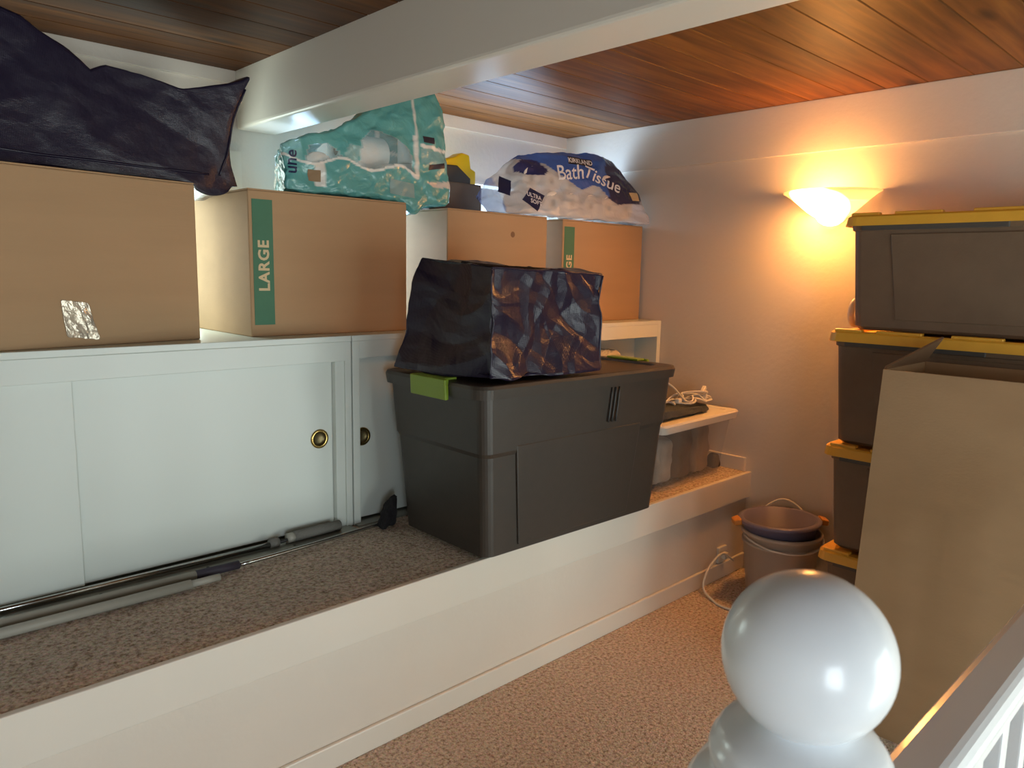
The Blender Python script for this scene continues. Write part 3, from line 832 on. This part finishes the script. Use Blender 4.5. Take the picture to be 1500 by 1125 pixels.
# dark cloth squeezed behind the tote
bm = soft_hexa([(1.455,2.175,ZL),(1.53,2.19,ZL),(1.54,2.24,ZL),(1.455,2.235,ZL),(1.495,2.185,0.575),(1.545,2.195,0.60),(1.55,2.23,0.60),(1.50,2.23,0.575)], n=12, rnd=0.3, wr=0.025, freq=22, seed=8)
tag(from_bm('crumpled_cloth', bm, BLACKC, smooth=False), 'small crumpled black cloth squeezed between the charcoal tote and the cabinet', 'cloth')

# ================================================================ POLES ON THE LEDGE
ZP = ZL + 0.004
p1 = thing('extension_pole', (0.3, 2.27, ZP), 'chrome pole with a round stop and a grey foam grip, against the cabinet doors', 'pole')
def P1(x, y, z): return Vector((x-0.3, y-2.27, z-ZP))
tube('pole_shaft', [P1(-0.15, 2.283, ZP+0.010), P1(1.08, 2.272, ZP+0.010)], 0.009, CHROME, p1, seg=12)
tube('end_stop', [P1(1.078, 2.272, ZP+0.014), P1(1.108, 2.273, ZP+0.014)], 0.016, FOAM, p1, seg=14)
tube('inner_rod', [P1(1.108, 2.273, ZP+0.010), P1(1.165, 2.275, ZP+0.013)], 0.006, BTOOL, p1, seg=8)
tube('collar', [P1(1.142, 2.274, ZP+0.017), P1(1.166, 2.275, ZP+0.017)], 0.017, POLEG, p1, seg=14)
tube('foam_grip', [P1(1.166, 2.275, ZP+0.018), P1(1.345, 2.279, ZP+0.018)], 0.018, FOAM, p1, seg=16)
p2 = thing('extension_pole', (0.3, 2.19, ZL), 'thin metal rod with a dark purple grip, running on behind the tote', 'pole')
def P2(x, y, z): return Vector((x-0.3, y-2.19, z-ZL))
tube('pole_shaft', [P2(-0.15, 2.197, ZL+0.015), P2(0.80, 2.178, ZL+0.015)], 0.0125, POLEG, p2, seg=12)
tube('grip', [P2(0.80, 2.178, ZL+0.015), P2(0.93, 2.176, ZL+0.014)], 0.0135, PURPLE, p2, seg=14)
tube('inner_rod', [P2(0.93, 2.176, ZL+0.012), P2(1.2, 2.192, ZL+0.012), P2(1.50, 2.222, ZL+0.012)], 0.007, CHROME, p2, seg=10)
p3 = thing('extension_pole', (0.3, 2.11, ZL), 'pale grey two-section tube lying outermost on the ledge carpet', 'pole')
def P3(x, y, z): return Vector((x-0.3, y-2.11, z-ZL))
tube('outer_tube', [P3(-0.15, 2.135, ZL+0.014), P3(0.765, 2.122, ZL+0.014)], 0.014, POLEG, p3, seg=14)
tube('inner_tube', [P3(0.765, 2.122, ZL+0.014), P3(0.848, 2.121, ZL+0.014)], 0.0105, POLEG, p3, seg=14)

# ================================================================ CLEAR BIN AT THE END OF THE LEDGE
cb = thing('clear_bin', (2.86, 1.98, ZL), 'clear plastic bin of folded clothes at the far end of the carpeted ledge', 'storage bin')
cb.rotation_euler = (0, 0, math.radians(2.0))
def cring(z, g=0.0): return rring(0, 0, 0.255+0.045*z/0.28+g, 0.165+0.03*z/0.28+g, 0.03, 5, z)
bmr = [cring(0.0, -0.01), cring(0.006), cring(0.262), cring(0.264, 0.012), cring(0.270, 0.012)]
ring_body('bin_body', bmr, CLEARBIN, cb, cap1=False, smooth=False)
ring_body('lid', [cring(0.270, -0.004), cring(0.270, 0.020), cring(0.300, 0.022), cring(0.308, 0.016), cring(0.308, -0.02), cring(0.302, -0.028), cring(0.302, -0.09)], WHITEP, cb)
def clothes(x0, x1, y0, y1, z0, z1, hexc, seed, label):
    o = from_bm('folded_garment', soft_hexa([(x0,y0,z0),(x1,y0,z0),(x1,y1,z0),(x0,y1,z0),(x0,y0,z1),(x1,y0,z1),(x1,y1,z1),(x0,y1,z1)], n=14, rnd=0.3, wr=0.02, freq=14, seed=seed), mat('garment_%s' % hexc, '#'+hexc, 0.95, var=0.25, vscale=9), None, smooth=True)
    o.location = cb.location; o.rotation_euler = cb.rotation_euler
    return tag(o, label, 'garment')
clothes(-0.225, -0.085, -0.13, 0.13, 0.012, 0.22, 'a59c90', 31, 'pale grey garment folded inside the clear bin')
clothes(-0.055, 0.065, -0.13, 0.13, 0.012, 0.25, '6e5a48', 32, 'dark brown garment folded upright inside the clear bin')
clothes(0.095, 0.225, -0.13, 0.13, 0.012, 0.245, '98836c', 33, 'tan patterned garment folded inside the clear bin')
fc_ = from_bm('folded_cloth', soft_hexa([(-0.24,-0.155,0),(0.20,-0.150,0),(0.19,0.10,0),(-0.24,0.11,0),(-0.24,-0.15,0.045),(0.18,-0.14,0.030),(0.17,0.09,0.034),(-0.24,0.10,0.05)], n=18, rnd=0.3, wr=0.010, freq=18, seed=41), SLATE, None, smooth=True)
fc_.location = (2.86, 1.98, ZL+0.309); fc_.rotation_euler = cb.rotation_euler
tag(fc_, 'dark slate folded cloth lying on the lid of the clear bin', 'cloth')
hg = thing('cable_bundle', (2.86, 1.94, ZL+0.350), 'bundle of white cables with small plugs on the dark folded cloth', 'cables')
rnd = random.Random(5)
for i in range(6):
    pts = []; x0 = -0.10 + 0.02*i
    for k in range(6):
        pts.append((x0 + 0.045*k + rnd.uniform(-0.02, 0.02), -0.06 + rnd.uniform(-0.05, 0.06), 0.008 + abs(rnd.uniform(0, 0.05))*math.sin(PI*k/5)))
    pts[0] = (pts[0][0], pts[0][1], 0.006)
    tube('cable', pts, 0.0045, WHITEP, hg, seg=6, k=4)
tube('cable', [(-0.16, -0.07, 0.125), (-0.08, -0.07, 0.085), (0.0, -0.065, 0.03), (0.05, -0.06, 0.008)], 0.004, WHITEP, hg, seg=6)
for (x, y, z, a) in ((0.16, -0.07, 0.055, 0.6), (0.14, -0.09, 0.022, 0.9), (-0.10, -0.11, 0.035, 0.0)):
    pl = box('plug', -0.018, 0.018, -0.009, 0.009, -0.008, 0.010, WHITEP, hg, bevel=0.003)
    pl.location = (x, y, z); pl.rotation_euler = (0, -a, 0.2)
# little dark pouch by the end board
bm = soft_hexa([(3.165,1.875,ZL),(3.235,1.875,ZL),(3.24,1.94,ZL),(3.17,1.95,ZL),(3.175,1.885,0.555),(3.225,1.885,0.55),(3.23,1.93,0.55),(3.18,1.93,0.55)], n=10, rnd=0.5, wr=0.006, freq=20, seed=9)
tag(from_bm('small_pouch', bm, BLACKC, smooth=True), 'small round black pouch in the corner of the ledge behind the clear bin', 'pouch')
# crumpled plastic bag in the open bay
bm = soft_hexa([(2.80,2.36,ZL+0.005),(3.13,2.36,ZL+0.005),(3.13,2.43,ZL+0.005),(2.80,2.43,ZL+0.005),(2.86,2.37,1.045),(3.05,2.37,1.03),(3.05,2.43,1.03),(2.86,2.43,1.045)], n=24, rnd=0.4, wr=0.025, freq=16, seed=13)
tag(from_bm('plastic_bag', bm, mat('thin_white_plastic', '#d6cfc0', 0.35), smooth=False), 'crumpled whitish plastic bag inside the open end bay of the cabinet', 'bag')

# ================================================================ BUCKETS
def bucket(name, loc, h, r0, r1, wall, material, label, rim=0.008):
    t = thing(name, loc, label, 'bucket')
    lathe('bucket_body', [(0, 0), (r0-0.008, 0), (r0, 0.006), (r1, h-0.02), (r1+rim, h-0.018), (r1+rim+0.002, h-0.006), (r1+rim*0.5, h), (r1-wall, h-0.003), (r0-wall, 0.012), (0, 0.010)], material, t, seg=48)
    return t
BX, BY = 3.070, 1.470
bk = bucket('bucket', (BX, BY, 0.0), 0.312, 0.135, 0.162, 0.004, BEIGEP, 'off-white plastic bucket standing in the corner by the stacked bins')
lathe('rim_band', [(0.157, 0.250), (0.166, 0.252), (0.166, 0.262), (0.158, 0.264)], BEIGEP, bk, seg=48)
tube('bail_handle', [(0.172*math.cos(a), 0.172*math.sin(a), 0.292 - 0.035*math.sin((a-PI*0.80)/(PI*0.95)*PI)) for a in [PI*0.80 + PI*0.95*i/14 for i in range(15)]], 0.004, WHITEP, bk, seg=8, k=2)
lv = bucket('bucket', (BX, BY, 0.030), 0.335, 0.115, 0.156, 0.004, LAV, 'lavender plastic bucket with orange grips, nested inside the off-white bucket', rim=0.018)
lv.rotation_euler = (math.radians(-2.0), math.radians(-1.0), 0)
for a in (math.radians(135), math.radians(-50)):
    g = from_bm('grip', soft_hexa([(-0.012,-0.035,-0.014),(0.022,-0.030,-0.014),(0.022,0.030,-0.014),(-0.012,0.035,-0.014),(-0.012,-0.035,0.016),(0.022,-0.030,0.010),(0.022,0.030,0.010),(-0.012,0.035,0.016)], n=6, rnd=0.4, wr=0.0), ORANGE, lv, smooth=True)
    g.location = (0.182*math.cos(a), 0.182*math.sin(a), 0.322); g.rotation_euler = (0, 0.15, a)
tube('bail_handle', [(0.172*math.cos(a), 0.172*math.sin(a), 0.328 + 0.040*math.sin((a-math.radians(-8))/math.radians(56)*PI)) for a in [math.radians(-8 + 56*i/12) for i in range(13)]], 0.005, WHITEP, lv, seg=8, k=2)

# cord rising from the floor and plugged in low on the riser
ou = thing('wall_outlet', (3.06, YL-0.014, 0.10), 'small white outlet plate low on the ledge riser beside the bucket', 'outlet')
box('cover_plate', -0.035, 0.035, 0.0, 0.0135, -0.02, 0.055, WHITEP, ou, bevel=0.003)
box('plug', -0.015, 0.015, -0.022, 0.0, 0.0, 0.03, WHITEP, ou, bevel=0.004)
tag(tube('power_cord', [(3.13, 1.725, 0.075), (3.03, 1.716, 0.135), (2.965, 1.712, 0.140), (2.88, 1.708, 0.10), (2.835, 1.70, 0.03), (2.80, 1.63, 0.006), (2.775, 1.56, 0.006), (2.80, 1.46, 0.006), (2.87, 1.40, 0.006)], 0.0055, WHITEP, seg=8), 'white power cord looping from the ledge riser onto the floor by the bucket', 'cord')

# ================================================================ SCONCE
SC = Vector((XW, 1.445, 1.765))
sc = thing('wall_sconce', SC, 'half-bowl glass wall sconce, lit warm, on the far wall', 'lamp')
SHADE = bpy.data.materials.new('frosted_glass'); SHADE.use_nodes = True
nt = SHADE.node_tree; N = nt.nodes; Lk = nt.links
for n_ in list(N): N.remove(n_)
out = N.new('ShaderNodeOutputMaterial'); tl_ = N.new('ShaderNodeBsdfTranslucent'); df = N.new('ShaderNodeBsdfDiffuse'); gl = N.new('ShaderNodeBsdfGlossy')
tl_.inputs[0].default_value = (0.98, 0.93, 0.86, 1); df.inputs[0].default_value = (0.8, 0.75, 0.68, 1); gl.inputs['Roughness'].default_value = 0.2
mx = N.new('ShaderNodeMixShader'); mx.inputs[0].default_value = 0.2; mx2 = N.new('ShaderNodeMixShader'); mx2.inputs[0].default_value = 0.06
Lk.new(tl_.outputs[0], mx.inputs[1]); Lk.new(df.outputs[0], mx.inputs[2]); Lk.new(mx.outputs[0], mx2.inputs[1]); Lk.new(gl.outputs[0], mx2.inputs[2]); em = N.new('ShaderNodeEmission'); em.inputs[0].default_value = (1.0, 0.41, 0.10, 1)
tcs = N.new('ShaderNodeTexCoord'); dist = N.new('ShaderNodeVectorMath'); dist.operation = 'DISTANCE'; dist.inputs[1].default_value = (-0.12, 0.02, -0.085)
rmp = N.new('ShaderNodeMapRange'); rmp.inputs['From Min'].default_value = 0.03; rmp.inputs['From Max'].default_value = 0.14; rmp.inputs['To Min'].default_value = 118.0; rmp.inputs['To Max'].default_value = 0.8
Lk.new(tcs.outputs['Object'], dist.inputs[0]); Lk.new(dist.outputs['Value'], rmp.inputs[0]); geo = N.new('ShaderNodeNewGeometry'); inv = N.new('ShaderNodeMath'); inv.operation = 'MULTIPLY_ADD'; inv.inputs[1].default_value = -0.92; inv.inputs[2].default_value = 1.0   # the glass glows outwards
mlt = N.new('ShaderNodeMath'); mlt.operation = 'MULTIPLY'
Lk.new(geo.outputs['Backfacing'], inv.inputs[0]); Lk.new(inv.outputs[0], mlt.inputs[0]); Lk.new(rmp.outputs[0], mlt.inputs[1]); Lk.new(mlt.outputs[0], em.inputs[1])
ads = N.new('ShaderNodeAddShader'); Lk.new(mx2.outputs[0], ads.inputs[0]); Lk.new(em.outputs[0], ads.inputs[1]); Lk.new(ads.outputs[0], out.inputs[0])
sh = lathe('shade', [(0.0, -0.137), (0.030, -0.132), (0.052, -0.118), (0.066, -0.098), (0.075, -0.094), (0.10, -0.078), (0.145, -0.040), (0.178, -0.014), (0.190, -0.006), (0.202, 0.0), (0.203, 0.006), (0.196, 0.006), (0.186, -0.001), (0.172, -0.012), (0.14, -0.036)], SHADE, sc, seg=40, a0=PI/2, a1=1.5*PI)
lathe('mount_plate', [(0, -0.012), (0.05, -0.012), (0.055, -0.004), (0.055, 0.0)], BRASS, sc, (-0.0005, 0, -0.05), seg=24).rotation_euler = (0, PI/2, 0)
tube('socket', [(-0.012, 0.02, -0.06), (-0.04, 0.02, -0.055)], 0.014, WHITEP, sc, seg=12)
EMI = bpy.data.materials.new('lit_bulb'); EMI.use_nodes = True
eb = EMI.node_tree.nodes['Principled BSDF']; eb.inputs['Emission Color'].default_value = (1.0, 0.62, 0.26, 1); eb.inputs['Emission Strength'].default_value = 25
lathe('bulb', [(0, -0.03), (0.018, -0.025), (0.028, -0.008), (0.028, 0.008), (0.02, 0.022), (0.0, 0.03)], EMI, sc, (-0.07, 0.03, -0.055), seg=20).rotation_euler = (0, PI/2, 0)
pl = bpy.data.lights.new('sconce_light', 'POINT'); pl.energy = 0.9; pl.color = (1.0, 0.41, 0.10); pl.shadow_soft_size = 0.035
plo = bpy.data.objects.new('sconce_light', pl); COL.objects.link(plo); plo.parent = sc; plo.location = (-0.085, 0.03, -0.035)

# ================================================================ STACK OF YELLOW-LIDDED BINS
def yellow_bin(label, x, y, z, h, first=None):
    t = thing('storage_bin', (x, y, z), label, 'storage bin', 'yellow-lidded bins stacked by the far wall')
    def br(zz, g=0.0): return rring(0, 0, 0.215+0.020*zz/h+g, 0.345+0.025*zz/h+g, 0.03, 5, zz)
    hb = h-0.035
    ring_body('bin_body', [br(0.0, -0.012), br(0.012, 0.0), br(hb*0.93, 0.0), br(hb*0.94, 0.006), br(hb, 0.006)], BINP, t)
    # pressed panel with slanting sides on the long face, and the grey grip strip below the lid
    x0 = -(0.215+0.020*0.1); x1 = -(0.215+0.020*0.85)
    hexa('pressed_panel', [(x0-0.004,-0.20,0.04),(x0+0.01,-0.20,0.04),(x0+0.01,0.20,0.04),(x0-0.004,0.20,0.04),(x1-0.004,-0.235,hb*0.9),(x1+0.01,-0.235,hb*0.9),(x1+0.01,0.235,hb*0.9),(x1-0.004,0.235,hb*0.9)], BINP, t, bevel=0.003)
    box('grip_strip', -0.246, -0.232, -0.12, 0.33, hb-0.024, hb-0.004, mat('grey_strip', '#4b4744', 0.5), t, bevel=0.002)
    def lr(zz, g): return rring(0, 0, 0.255+g, 0.400+g, 0.05, 6, zz)
    ld = ring_body('lid', [lr(hb-0.006, -0.012), lr(hb-0.008, 0.0), lr(h-0.012, -0.004), lr(h-0.006, -0.010), lr(h-0.006, -0.045), lr(h-0.016, -0.052), lr(h-0.016, -0.15)], YELLOW, t)
    for yy in (-0.32, -0.09, 0.15, 0.33):
        wdt = 0.075 if abs(yy) < 0.3 else 0.055
        box('lid_pad', -0.243, -0.215, yy-wdt, yy+wdt if yy+wdt < 0.375 else 0.37, h-0.008, h+0.003, YELLOW, ld, bevel=0.003)
        box('lid_pad', 0.215, 0.243, yy-wdt, yy+wdt if yy+wdt < 0.375 else 0.37, h-0.008, h+0.003, YELLOW, ld, bevel=0.003)
    return t
SX, SY = 3.005, 0.795
zs = [0.0, 0.395, 0.797, 1.222]; hs = [0.395, 0.402, 0.425, 0.412]
labs = ['black bin with yellow lid standing on the floor, lowest of the stack', 'black bin with yellow lid, second from the bottom of the stack beside the bucket', 'black bin with yellow lid, third up in the stack behind the tall open carton', 'black bin with yellow lid, topmost of the stack in front of the sconce']
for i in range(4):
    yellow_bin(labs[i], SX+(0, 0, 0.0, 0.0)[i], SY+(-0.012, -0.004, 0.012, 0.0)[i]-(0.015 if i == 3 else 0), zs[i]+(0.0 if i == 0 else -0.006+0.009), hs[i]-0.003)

# pale ring peeping out behind the top bin, resting on the lid below
rg = lathe('ring_coil', [(0.045 + 0.012*math.cos(2*PI*i/12), 0.012*math.sin(2*PI*i/12)) for i in range(13)], WHITEP, None, (2.94, 1.1775, 1.279), seg=32)
rg.rotation_euler = (PI/2, 0, 0); tag(rg, 'pale round coil peeping out behind the topmost yellow-lidded bin', 'coil')

# cable and outlet on the far wall behind the stack
wo = thing('wall_outlet', (XW-0.008, 1.285, 0.36), 'pale outlet plate on the far wall behind the stacked bins', 'outlet')
box('cover_plate', -0.0, 0.0075, -0.036, 0.036, -0.06, 0.06, WHITEP, wo, bevel=0.002)
tag(tube('power_cord', [(3.255, 1.29, 0.62), (3.252, 1.318, 0.52), (3.252, 1.333, 0.45), (3.252, 1.328, 0.38), (3.245, 1.306, 0.30), (3.235, 1.28, 0.25)], 0.004, WHITEP, seg=8), 'thin white cord hanging down the far wall beside the stacked bins', 'cord')
tag(tube('cord_loop', [(3.246, 1.315, 0.545), (3.244, 1.327, 0.515), (3.244, 1.318, 0.485), (3.246, 1.285, 0.475), (3.248, 1.26, 0.48)], 0.006, WHITEP, seg=8), 'short white cord loop on the far wall behind the stacked bins', 'cord')

# ================================================================ TALL OPEN CARTON
oc = thing('cardboard_box', (2.33, 0.885, 0.0), 'tall open-topped brown carton leaning in front of the yellow-lidded bins', 'box')
OW, OD, OH, T = 0.52, 0.36, 1.135, 0.006
def panel(nm, cs, m): return hexa(nm, cs, m, oc, bevel=0.0015)
LX = 0.055                                # the front leans back a little towards the bins
TW = 0.025                                # and narrows slightly towards its mouth
def pt(x, y, z): return (x + LX*z/OH, y - TW*z/OH if y > -OW/2 else y, z)
panel('front_panel', [pt(0,-OW,0),pt(T,-OW,0),pt(T,0,0),pt(0,0,0),pt(0,-OW,OH),pt(T,-OW,OH),pt(T,0,OH),pt(0,0,OH)], CARD)
panel('back_panel', [pt(OD-T,-OW,0),pt(OD,-OW,0),pt(OD,0,0),pt(OD-T,0,0),pt(OD-T,-OW,OH),pt(OD,-OW,OH),pt(OD,0,OH),pt(OD-T,0,OH)], CARD)
panel('side_panel', [pt(T,-T,0),pt(OD-T,-T,0),pt(OD-T,0,0),pt(T,0,0),pt(T,-T,OH),pt(OD-T,-T,OH),pt(OD-T,0,OH),pt(T,0,OH)], CARD)
panel('side_panel', [pt(T,-OW,0),pt(OD-T,-OW,0),pt(OD-T,-OW+T,0),pt(T,-OW+T,0),pt(T,-OW,OH),pt(OD-T,-OW,OH),pt(OD-T,-OW+T,OH),pt(T,-OW+T,OH)], CARD)
panel('bottom_panel', [(T,-OW+T,0),(OD-T,-OW+T,0),(OD-T,-T,0),(T,-T,0),(T,-OW+T,T),(OD-T,-OW+T,T),(OD-T,-T,T),(T,-T,T)], CARD)
# side flap standing up and folding inwards
fl = hexa('flap', [pt(T,-T-0.001,OH),pt(OD-T,-T-0.001,OH),pt(OD-T,-0.001,OH),pt(T,-0.001,OH),(LX+0.02,-0.030,OH+0.005),(LX+OD-0.02,-0.085,OH+0.085),(LX+OD-0.02,-0.079,OH+0.088),(LX+0.02,-0.024,OH+0.008)], CARD_IN, oc)

# ================================================================ NEWEL POST AND STAIR RAIL
NB = Vector((0.513, 0.2195, 0.0)); BZc = 1.130; R_ = 0.0605
nw = thing('newel_post', NB, 'white turned newel post with a big round ball finial, in front of the tall carton', 'newel post')
ball = [(R_*math.sin(PI*i/32), BZc - R_*math.cos(PI*i/32)) for i in range(0, 33)]
ball = [(0.0, BZc-R_)] + ball[1:-1] + [(0.0, BZc+R_)]
lathe('ball_finial', ball, NEWEL, nw, seg=64)
zt = BZc - 0.052
lathe('turned_collar', [(0.0, zt+0.010), (0.026, zt+0.008), (0.034, zt+0.001), (0.046, zt-0.004), (0.056, zt-0.010), (0.061, zt-0.017), (0.0615, zt-0.021), (0.0640, zt-0.023), (0.0655, zt-0.029), (0.0640, zt-0.036), (0.0600, zt-0.040), (0.0640, zt-0.044), (0.074, zt-0.052), (0.081, zt-0.064), (0.082, zt-0.080), (0.068, zt-0.086), (0.050, zt-0.092), (0.046, zt-0.12), (0.0, zt-0.12)], NEWEL, nw, seg=64)
box('post', -0.045, 0.045, -0.045, 0.045, 0.0, zt-0.115, NEWEL, nw, bevel=0.006)
ra = thing('stair_rail', (NB.x+0.045, 0.2195, 0.0), 'white moulded stair guard rail running out from the newel post', 'railing')
ZR = 0.905
prof = [(0.031, ZR-0.008), (0.027, ZR-0.002), (0.020, ZR), (-0.016, ZR), (-0.022, ZR-0.002), (-0.027, ZR-0.005), (-0.031, ZR-0.011), (-0.033, ZR-0.019), (-0.031, ZR-0.027), (-0.027, ZR-0.033), (-0.024, ZR-0.036), (-0.026, ZR-0.041), (-0.026, ZR-0.052), (-0.022, ZR-0.056), (0.022, ZR-0.056), (0.026, ZR-0.05), (0.026, ZR-0.036), (0.033, ZR-0.022)]
extrude_profile('handrail', prof, 0.001, 1.35, NEWEL, ra)
for i in range(11):
    x = 0.07 + i*0.12
    box('baluster', x-0.016, x+0.016, -0.016, 0.016, 0.06, ZR-0.056, NEWEL, ra, bevel=0.003)
box('bottom_rail', 0.0, 1.35, -0.03, 0.03, 0.0, 0.06, NEWEL, ra, bevel=0.004)
